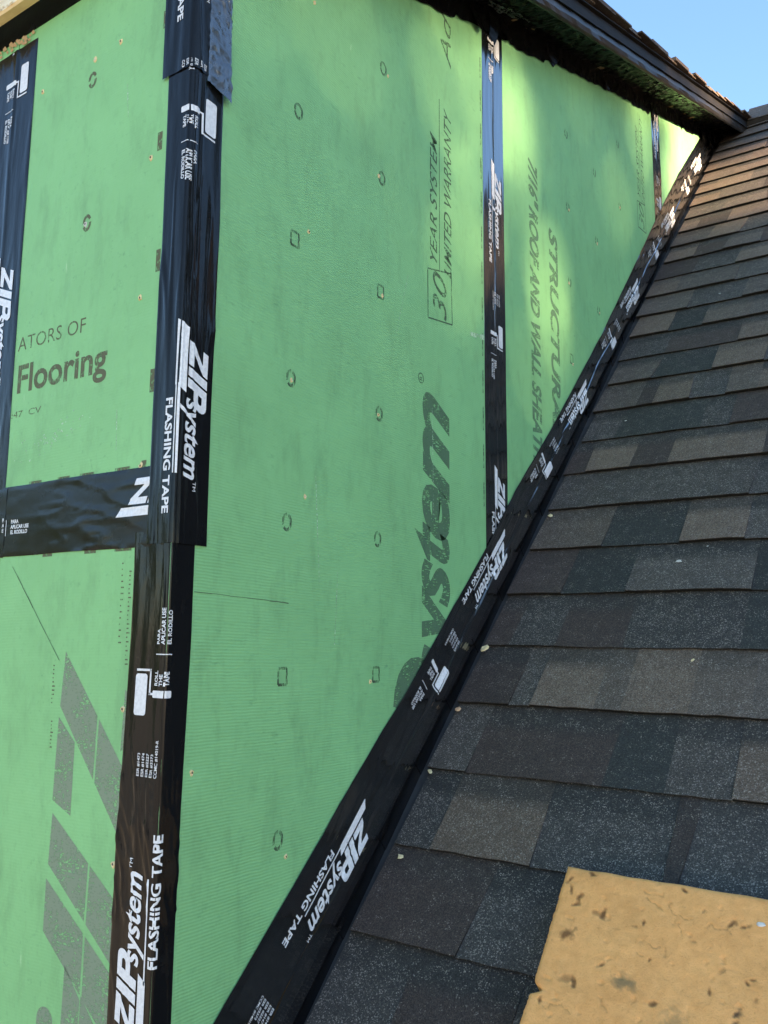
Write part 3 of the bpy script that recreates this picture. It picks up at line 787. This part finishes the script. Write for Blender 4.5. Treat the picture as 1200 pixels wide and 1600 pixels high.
# crumpled membrane under the overhang, lapping down on to the wall
vs = []; fs = []; ny = 420; nx = 16
for i in range(ny+1):
    y = -1.0+(132+1.0)*i/ny
    for j in range(nx+1):
        t = j/nx
        if t < .25:                    # lap on the wall
            k = t/.25; lap = -.25+.55*max(-1, min(1, nz(y*.55, 1)*2))*.35+(-.35 if nz(y*.11, 8) > .1 else 0)
            x = .12+.06*nz(y*1.1, t*6); h = lap+(1.9-lap)*k
        else:
            k = (t-.25)/.75; x = .12+(OH-.25-.12)*k; h = 1.9-.5*k
        cr = .30*(abs(nz(y*.55, x*.9+h*.6, 2))-.2)+.16*nz(y*1.5, x*1.7+h, 7)+.06*nz(y*3.5, x*3.7+h*2, 9)
        if t < .25: x = max(.07, x+max(0, cr)*k)
        else: h += cr*min(1, 3*k+.4)*(1 if k < .95 else .2)
        vs.append((x, y, 34.09+SL*y+h))
for i in range(ny):
    for j in range(nx):
        a = i*(nx+1)+j; fs.append((a, a+1, a+nx+2, a+nx+1))
SOF = mesh_obj('soffit_membrane', vs, fs, M_SOFF, DORM)
# print showing dimly on the membrane
A = Art(); A.add(UNIT)
def f_sof(s, v):
    y = 30.5+s*.85; x = 1.9-v*.42; k = (x-.12)/(OH-.37)
    cr = .30*(abs(nz(y*.55, x*.9+(1.9-.5*k)*.6, 2))-.2)+.16*nz(y*1.5, x*1.7+(1.9-.5*k), 7)
    return (x, y, 34.09+SL*y+1.9-.5*k+cr-.16)
A.build('tape_print', M_DIM, f_sof, SOF, (None, 9.6, None, None), fine[::2], .5)
# loose strips of torn membrane at the seams
def rag(y, x, h, l, w, mat=M_SOFF):
    vs = []; fs = []; n = 7
    for k in range(n):
        t = k/(n-1)
        for sgn in (-1, 1):
            vs.append((x+.25*sin(t*3+y)*t+.05, y+sgn*w*(1-.6*t)+.3*nz(y, t*2, sgn), 34.09+SL*y+h-l*t+.1*nz(y*3, t*3, sgn)))
    for k in range(n-1): fs.append((2*k, 2*k+1, 2*k+3, 2*k+2))
    mesh_obj('torn_strip', vs, fs, mat, DORM)
for y, x, h, l, w in ((30.2, .2, .9, 1.5, 1.2), (33.3, .25, 1.2, 2.3, 1.1), (35.6, .2, .9, 1.2, .8), (46.5, .2, .9, 1.3, 1.6), (63, .2, .8, 1.1, 1.3), (82.5, .2, 1.0, 2.0, .9), (84.5, .35, 1.2, 1.7, 1.2), (99, .2, .9, 1.4, 1.2), (112, .3, 1.2, 2.2, 1.6), (117, .4, 1.2, 2.4, 1.8), (122, .5, 1.3, 2.0, 2.0), (118.5, .3, 1.0, 3.0, 1.2), (124, .6, 1.3, 3.0, 2.4), (126.5, .8, 1.3, 2.6, 2.4)):
    rag(y, x, h, l, w)
# fascia, rounded wrapped lower edge, drip edge, roof deck
rake('rake_fascia', M_DARKWOOD, [(OH-.85, 1.2), (OH-.85, 2.9), (OH-.02, 2.9), (OH-.02, 1.75), (OH-.06, 1.2), (OH-.2, .86), (OH-.42, .74), (OH-.65, .86)], smooth=False, step=1.3, jit=.10)
rake('drip_edge', M_DRIP, [(OH+.04, 1.9), (OH+.10, 1.75), (OH+.22, 1.75), (OH+.14, 1.95), (OH+.12, 3.05), (OH+.5, 3.12), (OH+.5, 3.2), (OH-1.5, 3.2), (OH-1.5, 3.12), (OH+.02, 3.1)], step=2.2, jit=.045)
vs = []; fs = []
for y in (Y0, 134):
    vs += [(-66, y, 34.09+SL*y+1.95), (OH-.9, y, 34.09+SL*y+1.95), (OH-.9, y, 34.09+SL*y+2.9), (-66, y, 34.09+SL*y+2.9)]
fs = [(0,1,2,3)[::-1], (4,5,6,7), (0,4,5,1)[::-1], (2,6,7,3), (1,5,6,2)]
mesh_obj('dormer_deck', vs, fs, M_OSB, DORM)
# dormer shingles: ragged laid edge over the rake
SLA = math.atan(SL); k = 0; s = -1.0
while s < 147:
    xa = OH+.75
    while xa > -8:
        w = rnd.uniform(7, 12) if xa > 0 else 20
        kcol = rnd.choice('TWGPTBW'); (cr, cg, cb), dn = C[kcol]; j = rnd.uniform(.9, 1.1)
        e = rnd.uniform(-.3, .25) if xa > OH else 0; t = rnd.choice((.16, .26, .42))
        a = []
        for ds in (0, 7.2):
            for x, up in ((xa-w, 0), (xa+e, 0), (xa+e, t), (xa-w, t)):
                ss = s+ds; hh = 3.24+(.30 if ds == 0 else .02)+up
                y = Y0-.6+ss*cos(SLA)-hh*sin(SLA)+1.3; zc = 34.09+SL*(Y0-.6+1.3)+ss*sin(SLA)+hh*cos(SLA)*1.02
                a.append((x, y, zc))
        mesh_obj('dormer_shingle', a, [(0,1,2,3)[::-1], (4,5,6,7), (3,2,6,7)[::-1], (1,5,6,2)[::-1], (0,4,5,1)], M_GRAN, DORM, [(cr*j, cg*j, cb*j, dn)]*8)
        xa -= w
    s += E
# front eave: black strip at the wall top, raw board in front
vs = []; fs = []; box(vs, fs, (-60, -.06, 31.9), (-.06, -.004, 33.9)); mesh_obj('top_strip', vs, fs, M_TAPEF, DORM)
vs = []; fs = []; n = 260
for i in range(n+1):
    x = -62+(62+2.5)*i/n; r = .10*abs(nz(x*5.0, 2))+.06*nz(x*1.2, 3)
    vs += [(x, -.92, 32.45), (x, -1.46, 32.40+.3*r), (x, -1.56, 32.54+r), (x, -1.58, 35.8), (x, -.92, 35.8)]
for i in range(n):
    o = 5*i
    for k_ in range(5): fs.append((o+k_, o+(k_+1) % 5, o+5+(k_+1) % 5, o+5+k_))
fs += [(0,1,2,3,4)[::-1], tuple(5*n+k_ for k_ in range(5))]
FB = mesh_obj('fascia_board', vs, fs, M_RAWWOOD, DORM)
FB.data.materials.append(M_WOODEDGE)
for p in FB.data.polygons:
    if p.index < 5*n and p.index % 5 in (0, 1): p.material_index = 1
# splinters on the board edge and torn sheathing at the top left corner
vs = []; fs = []
for k_ in range(70):
    x = rnd.uniform(-18, -6); l = rnd.uniform(.08, .3); b0 = len(vs); z = 32.53+rnd.uniform(-.03, .12)
    vs += [(x, -1.6, z), (x+l, -1.62, z+rnd.uniform(-.02,.05)), (x+l*.5, -1.66, z+rnd.uniform(.0,.09)), (x+l*.4, -1.59, z+.08)]; fs += [(b0, b0+1, b0+2), (b0, b0+2, b0+3), (b0+1, b0+3, b0+2)]
tag(mesh_obj('splinters', vs, fs, M_RAWWOOD, FB), kind='stuff')
vs = []; fs = []
for k_ in range(26):
    x = rnd.uniform(-17.8, -13.6); z = 31.5+rnd.uniform(-.25, .25); b0 = len(vs); w = rnd.uniform(.15, .4)
    vs += [(x, -.05, z), (x+w, -.07, z+rnd.uniform(-.1,.1)), (x+w*.7, -.14, z+w*.6), (x-.05, -.10, z+w*.5)]; fs += [(b0, b0+1, b0+2, b0+3)]
tag(mesh_obj('torn_edge', vs, fs, M_OSB, FU), kind='stuff')

# ================================================================= foam pad lying on the shingles
PAD = empty('foam_pad', R3(21, -10, .3), 'worn tan foam pad with dark stains lying on the shingles at lower right', 'foam pad')
PX0, PX1, PS1, PS0, PTH = 12.40, 32.0, 4.73, -20.0, 2.25
stains = [(13.72,4.50,.17),(13.85,4.42,.13),(12.96,3.48,.15),(13.41,3.20,.16),(14.36,2.59,.20),(14.75,2.62,.22),(13.31,1.24,.30),(16.37,2.30,.17),(16.62,2.5,.13),(18.14,4.42,.13),(20.5,3.26,.14),(20.8,3.2,.15),(20.3,3.2,.13),
          (13.85,-.73,.28),(14.2,-.85,.18),(16.35,-.34,.42),(18.53,-1.7,.62),(20.92,-.52,.17),(20.92,-.92,.15),(20.23,1.12,.12),(21.4,1.0,.10),(21.2,.8,.08),(18.88,2.1,.08),(12.75,4.0,.13),(13.3,2.75,.22),(19.1,3.6,.08),(17.2,.9,.10),(19.8,.1,.12),(22.3,-.6,.2),(15.2,.2,.10),(17.7,-.9,.16),(21.6,.2,.09),(12.9,-1.9,.16)]
PDARK = {17, 18}
cracks = [[(16.4,4.0),(16.9,3.95),(17.3,4.05)],[(16.5,3.75),(16.85,3.45),(17.35,3.3)],[(17.6,3.7),(17.8,3.25),(18.3,3.05),(18.75,3.2)],[(18.1,2.75),(18.4,2.2)],[(13.2,-2.1),(13.9,-1.9),(14.5,-2.2)],[(15.5,-1.2),(15.9,-1.8)],[(16.9,1.6),(17.5,1.5)],[(17.9,1.55),(17.75,1.1)],[(16.5,1.2),(16.9,.95)],[(19.4,2.9),(20.3,2.85)]]
def seg_d(p, a, c):
    ax, ay = a; cx, cy = c; dx, dy = cx-ax, cy-ay; t = max(0, min(1, ((p[0]-ax)*dx+(p[1]-ay)*dy)/(dx*dx+dy*dy+1e-9)))
    return math.hypot(p[0]-ax-t*dx, p[1]-ay-t*dy)
def padpt(x, s):
    h = PTH + .06*nz(x*.35, s*.35, 1)+.014*nz(x*1.3, s*1.3, 2)+.008*nz(x*5, s*5, 3)
    pit = nz(x*2.7+9, s*2.7, 6); h -= .10*max(0, pit-.42)*2; dent = nz(x*1.1, s*6.0, 12); h -= .05*max(0, dent-.45)
    fo = (.88,.42,.145)
    j = 1+.10*nz(x*.5, s*.5, 8)+.07*nz(x*2.2, s*2.2, 9)
    c = [v*j for v in fo]
    for q, (a, c2, r) in enumerate(stains):
        ca, sa = cos(a*5), sin(a*5); dx, dy = x-a, s-c2; d = math.hypot((dx*ca+dy*sa)*.75, (dy*ca-dx*sa)*1.5)/(r*(1+.9*nz(x*3.3, s*3.3, a)+.4*nz(x*9, s*9, a)))
        if d < 1.4:
            w = max(0, min(1, (1.3-d)/.9))*(.5 if q % 3 == 1 else .85)
            t = (.035,.035,.032) if q in PDARK else ((.24,.17,.085) if r > .4 else (.15,.07,.03))
            c = [c[m_]+(t[m_]-c[m_])*w for m_ in range(3)]
            if r < .3: h -= .05*w
    for cr in cracks:
        d = min(seg_d((x+.22*nz(x*3, s*3, 4)+.05*nz(x*11,s*11,3), s+.22*nz(x*3, s*3, 6)), a, b_) for a, b_ in zip(cr, cr[1:]))
        h -= .04*ridge(d, .03); w = .26*ridge(d, .03); c = [v*(1-w) for v in c]
    return h, c
vs = []; fs = []; ti = []
xs = [PX0+(23.5-PX0)*k/190 for k in range(190)]+[23.5+(PX1-23.5)*k/24 for k in range(25)]
ss = [PS1-(PS1+5.0)*k/190 for k in range(190)]+[-5.0+(PS0+5.0)*k/24 for k in range(25)]
nx, ns = len(xs), len(ss)
def edge_x(s):                       # torn left edge
    return .05*nz(s*.8, 3)+.04*nz(s*3.0, 4)+.02*nz(s*9.0, 7)+(.42*ridge(s+1.45, .18))-(.07 if s < -1.7 else 0)
for i, s in enumerate(ss):
    for j, x in enumerate(xs):
        dl = x-PX0; xx = x + (edge_x(s) if dl < 1.2 else edge_x(s)*max(0, 1-(dl-1.2)/2))
        sx = s-.06*nz(x*.7, 5)
        h, c = padpt(xx, sx)
        de = min(dl, PS1-s, PX1-x, s-PS0); h -= .12*math.exp(-de/.09)
        vs.append(R3(xx, sx, h+.25)); ti.append((*c, 1))
for i in range(ns-1):
    for j in range(nx-1):
        a = i*nx+j; fs.append((a, a+nx, a+nx+1, a+1))
top = mesh_obj('foam_slab', vs, fs, None or M_CHIP, PAD, ti, smooth=True)
m, nt, b = newmat('tan_foam'); v = coords(nt)
at = N(nt, 'ShaderNodeAttribute', attribute_name='tint')
n1 = noise(nt, v, 520, 4, .75); n2 = noise(nt, v, 90, 5, .65)
c = mixc(nt, ramp(nt, n2, [(.35, 0), (.75, .45)]), at.outputs['Color'], mixc(nt, 1.0, at.outputs['Color'], (.70,.62,.50), 'MULTIPLY'))
c = mixc(nt, ramp(nt, n1, [(.55, 0), (.75, .5)]), c, mixc(nt, 1.0, c, (.55,.48,.38), 'MULTIPLY'))
c = mixc(nt, ramp(nt, noise(nt, v, 14, 5, .65), [(.45, 0), (.8, .35)]), c, mixc(nt, 1.0, c, (.72,.63,.50), 'MULTIPLY'))
nt.links.new(c, b.inputs['Base Color']); b.inputs['Roughness'].default_value = .92; b.inputs['Specular IOR Level'].default_value = .15
p = bump(nt, b, n1, .6, .0015); bump(nt, b, n2, .35, .003, p)
top.data.materials[0] = m
# sides
bd = [0*nx+j for j in range(nx)]+[i*nx+nx-1 for i in range(1, ns)]+[(ns-1)*nx+j for j in range(nx-2, -1, -1)]+[i*nx for i in range(ns-2, 0, -1)]
tv = [vs[k_] for k_ in bd]; low = []
for p_ in tv:
    low.append((p_[0], p_[1]+(PTH-.05)*SP, p_[2]-(PTH-.05)*CP))
q_ = len(tv); sv = tv+low; sf = [(k_, (k_+1) % q_, q_+(k_+1) % q_, q_+k_) for k_ in range(q_)]
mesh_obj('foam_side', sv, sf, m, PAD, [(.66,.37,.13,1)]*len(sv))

# ================================================================= scraps lying about
def scrap(name, lab, cat, x, s, n, r, mat, el=1.6, ang=0.0, group=None):
    k_ = 7; vs = []; fs = []; r *= 1.3
    for lvl, (sc, h) in enumerate(((.8, 0), (1, .05), (.7, .11))):
        for q in range(k_):
            a = 2*pi*q/k_; rr = r*sc*(1+.9*nz(q*2.7, x*7, lvl*.4)); px, py = rr*el*cos(a), rr*sin(a)
            vs.append(R3(x+px*cos(ang)-py*sin(ang), s+px*sin(ang)+py*cos(ang), n+h*r*5+.04*nz(q*2.2, x, 3)))
    for l in range(2):
        for q in range(k_): fs.append((l*k_+q, l*k_+(q+1) % k_, (l+1)*k_+(q+1) % k_, (l+1)*k_+q))
    fs.append(tuple(2*k_+q for q in range(k_)))
    return tag(mesh_obj(name, vs, fs, mat), lab, cat, group)
def s_of(y): return (y-RY+.25)/CP
G = 'scraps of debris on the shingles'
def onroof(y, x): return s_of(y)+.2
scrap('leaf_scrap', 'small pale curled scrap on the dark shingle, farthest right of the mid roof scraps', 'scrap', 13.05, s_of(36.4), .33, .09, M_CHIPW, 1.9, .2, G)
scrap('leaf_scrap', 'tiny pale fleck on the shingle just above right of the curled scrap', 'scrap', 14.85, s_of(37.6), .33, .04, M_CHIPW, 1.5, .1, G)
scrap('leaf_scrap', 'cream scrap on the shingle edge beside the flashing, highest of those along the tape', 'scrap', 1.06, s_of(41.5), .34, .13, M_CHIP, 1.4, -.5, G)
scrap('dry_leaf', 'crumpled yellowish leaf scrap caught in the corner where flashing meets shingles', 'scrap', .85, s_of(29.5), .45, .20, M_CHIP, 1.5, .7, G)
scrap('dry_leaf', 'orange brown leaf scrap lying against the flashing', 'scrap', .85, s_of(25.3), .36, .15, M_CHIPO, 1.2, -.6, G)
scrap('leaf_scrap', 'thin pale sliver on a tan shingle near the right of the roof', 'scrap', 15.55, s_of(29.1), .34, .06, M_CHIP, 2.2, .9, G)
scrap('leaf_scrap', 'cream wood chip below a course edge, lowest of the scraps beside the tape', 'scrap', 1.5, s_of(17.1), .30, .11, M_CHIP, 1.5, -.2, G)
scrap('leaf_scrap', 'narrow cream sliver at a shingle corner by the flashing, above the wood chip', 'scrap', .9, s_of(21.5), .33, .09, M_CHIP, 2.1, -.7, G)
scrap('leaf_scrap', 'white dot of debris on the dark shingles in the middle of the slope', 'scrap', 4.46, s_of(52.5), .33, .055, M_CHIPW, 1.3, 0, G)
scrap('leaf_scrap', 'white dot of debris on the upper shingles near the right edge of the photo', 'scrap', 9.64, s_of(72.4), .33, .06, M_CHIPW, 1.7, .1, G)
scrap('leaf_scrap', 'small tan sliver standing on a purple brown shingle', 'scrap', 3.84, s_of(34.3), .34, .08, M_CHIP, 2.0, 1.2, G)
scrap('paint_flake', 'white flake lying on the tan foam pad near its right side', 'flake', 21.45, 3.45, 2.50, .09, M_CHIPW, 1.5, -.1)

# ================================================================= ground and the unseen trees round the house
GZ = -300.0
vs = [(-40000, -40000, GZ), (40000, -40000, GZ), (40000, 40000, GZ), (-40000, 40000, GZ)]
tag(mesh_obj('ground', vs, [(0,1,2,3)], M_YARD, org=(0, 0, GZ)), kind='structure')
def limb(vs, fs, p, q, r0, r1, n=7):
    p = Vector(p); q = Vector(q); d = (q-p).normalized(); a = d.orthogonal().normalized(); b_ = d.cross(a); o = len(vs)
    for c, r in ((p, r0), (q, r1)):
        for k_ in range(n): t = 2*pi*k_/n; vs.append(tuple(c+(a*cos(t)+b_*sin(t))*r))
    for k_ in range(n): fs.append((o+k_, o+(k_+1) % n, o+n+(k_+1) % n, o+n+k_))
def leaf_quads(pts, size, rg):
    vs = []; fs = []
    for p in pts:
        d = Vector((rg.gauss(0,1), rg.gauss(0,1), rg.gauss(0,1))).normalized(); a = d.orthogonal().normalized(); b_ = d.cross(a)
        s = size*rg.uniform(.6, 1.3); p = Vector(p); o = len(vs)
        vs += [tuple(p+a*s), tuple(p+b_*s*.55), tuple(p-a*s), tuple(p-b_*s*.55)]; fs.append((o, o+1, o+2, o+3))
    return vs, fs
def tree(name, base, height, r, npts, leaf, lab, mat, seed, pts=None):
    rg = random.Random(seed); t = empty(name, base, lab, 'tree')
    vs = []; fs = []; b0 = Vector(base); top = b0+Vector((0, 0, height*.62))
    limb(vs, fs, b0, b0+Vector((0, 0, height*.35)), height*.032, height*.024, 10); limb(vs, fs, b0+Vector((0, 0, height*.35)), top, height*.024, height*.012, 9)
    cs = []
    for k_ in range(13):
        a = k_*2.4; z = height*(.34+.045*k_); rr = r*rg.uniform(.45, .8)*(1-.02*k_)
        e = b0+Vector((rr*cos(a), rr*sin(a), z+height*.16)); limb(vs, fs, b0+Vector((0, 0, min(z, height*.6))), e, height*.009, height*.003, 6); cs.append(e)
    if pts is not None:
        vs = []; fs = []
        limb(vs, fs, b0, b0+Vector((0, 0, height*.5)), height*.03, height*.02, 10)
    mesh_obj('trunk', vs, fs, M_BARK, t)
    if pts is None:
        pts = []
        cl = cs+[b0+Vector((rg.gauss(0, r*.45), rg.gauss(0, r*.45), height*rg.uniform(.45, .95))) for _ in range(34)]
        for _ in range(npts):
            c = rg.choice(cl); pts.append((c.x+rg.gauss(0, r*.17), c.y+rg.gauss(0, r*.17), c.z+rg.gauss(0, r*.14)))
    vs, fs = leaf_quads(pts, leaf, rg)
    mesh_obj('unseen_crown', vs, fs, mat, t)
# unseen tree before the sun: leaves left out to shape the dormer's sun patches
def gap(y, z):                    # share of the leaves missing there
    T = .0004
    for cy, cz, ry_, rz_, k_, sk in ((29.3, 34.5, 3.4, 8, .42, .05), (38.5, 37, 3.0, 11, .36, -.22), (46.5, 29.5, 2.6, 6, .15, -.2), (57.5, 53, 4.0, 9, .20, -.1),
                                     (75, 63, 6, 9, .34, 0), (26, 46, 5, 4, .25, .4), (8.5, 35, 6, 3, .22, 0), (84, 70, 5, 9, .30, 0), (90, 74, 4, 8, .45, 0)):
        d = ((y-cy-sk*(z-cz))/ry_)**2+((z-cz)/rz_)**2
        T += k_*math.exp(-d*1.1)
    T = max(.0004, 1.75*T*max(0, .8+.9*nz(y*.30+z*.09, z*.10, 4)))
    t = (y-(86.5-.10*(z-70)))/7
    T = max(min(T, 1), max(0, min(1, t)))
    return max(0.0, 1+math.log(T)/8.0)
rg = random.Random(5); pts = []
ta = SUN.x; D0 = 1000.0
while len(pts) < 36000:
    y = rg.uniform(-130, 112); z = rg.uniform(-130, 125)
    e = ((y+10)/135)**4+((z-5)/135)**4
    if e > 1: continue
    if rg.random() < gap(y, z): continue
    t = D0+rg.uniform(-75, 75)
    pts.append((t, y+t*SUN.y/SUN.x, z+t*SUN.z/SUN.x))
while len(pts) < 50000:             # foliage added above to block sky from the side wall
    y = rg.uniform(-190, 120); z = rg.uniform(90, 330)
    if ((y+35)/150)**2+((z-110)/215)**2 > 1 or (z < 118 and y > -130): continue
    t = D0+rg.uniform(-140, 140); pts.append((t, y+t*SUN.y/SUN.x, z+t*SUN.z/SUN.x))
tree('unseen_maple_tree', (D0, -10+D0*SUN.y/SUN.x-30, GZ), 560, 120, 0, 5.0, 'unseen leafy tree between dormer and sun, thinned to shape the sun patches', M_LEAF, 3, pts)
for k_, (x, y, h, r, sd_, lab) in enumerate(((-900, -520, 440, 190, 21, 'unseen broad leafy tree standing out in front of the dormer on the left'), (-420, -1150, 470, 180, 22, 'unseen tall leafy tree standing straight in front of the dormer'),
        (-1250, -150, 500, 190, 23, 'unseen leafy tree far off past the left end of the house'), (780, 310, 800, 230, 24, 'added unseen tallest tree right of the roof, blocking sky from the side wall'))):  # last, tallest tree is added to keep sky off the side wall
    tree('unseen_tree', (x, y, GZ), h, r, 5200, 15, lab, (M_LEAF, M_LEAF2)[k_ % 2], sd_)
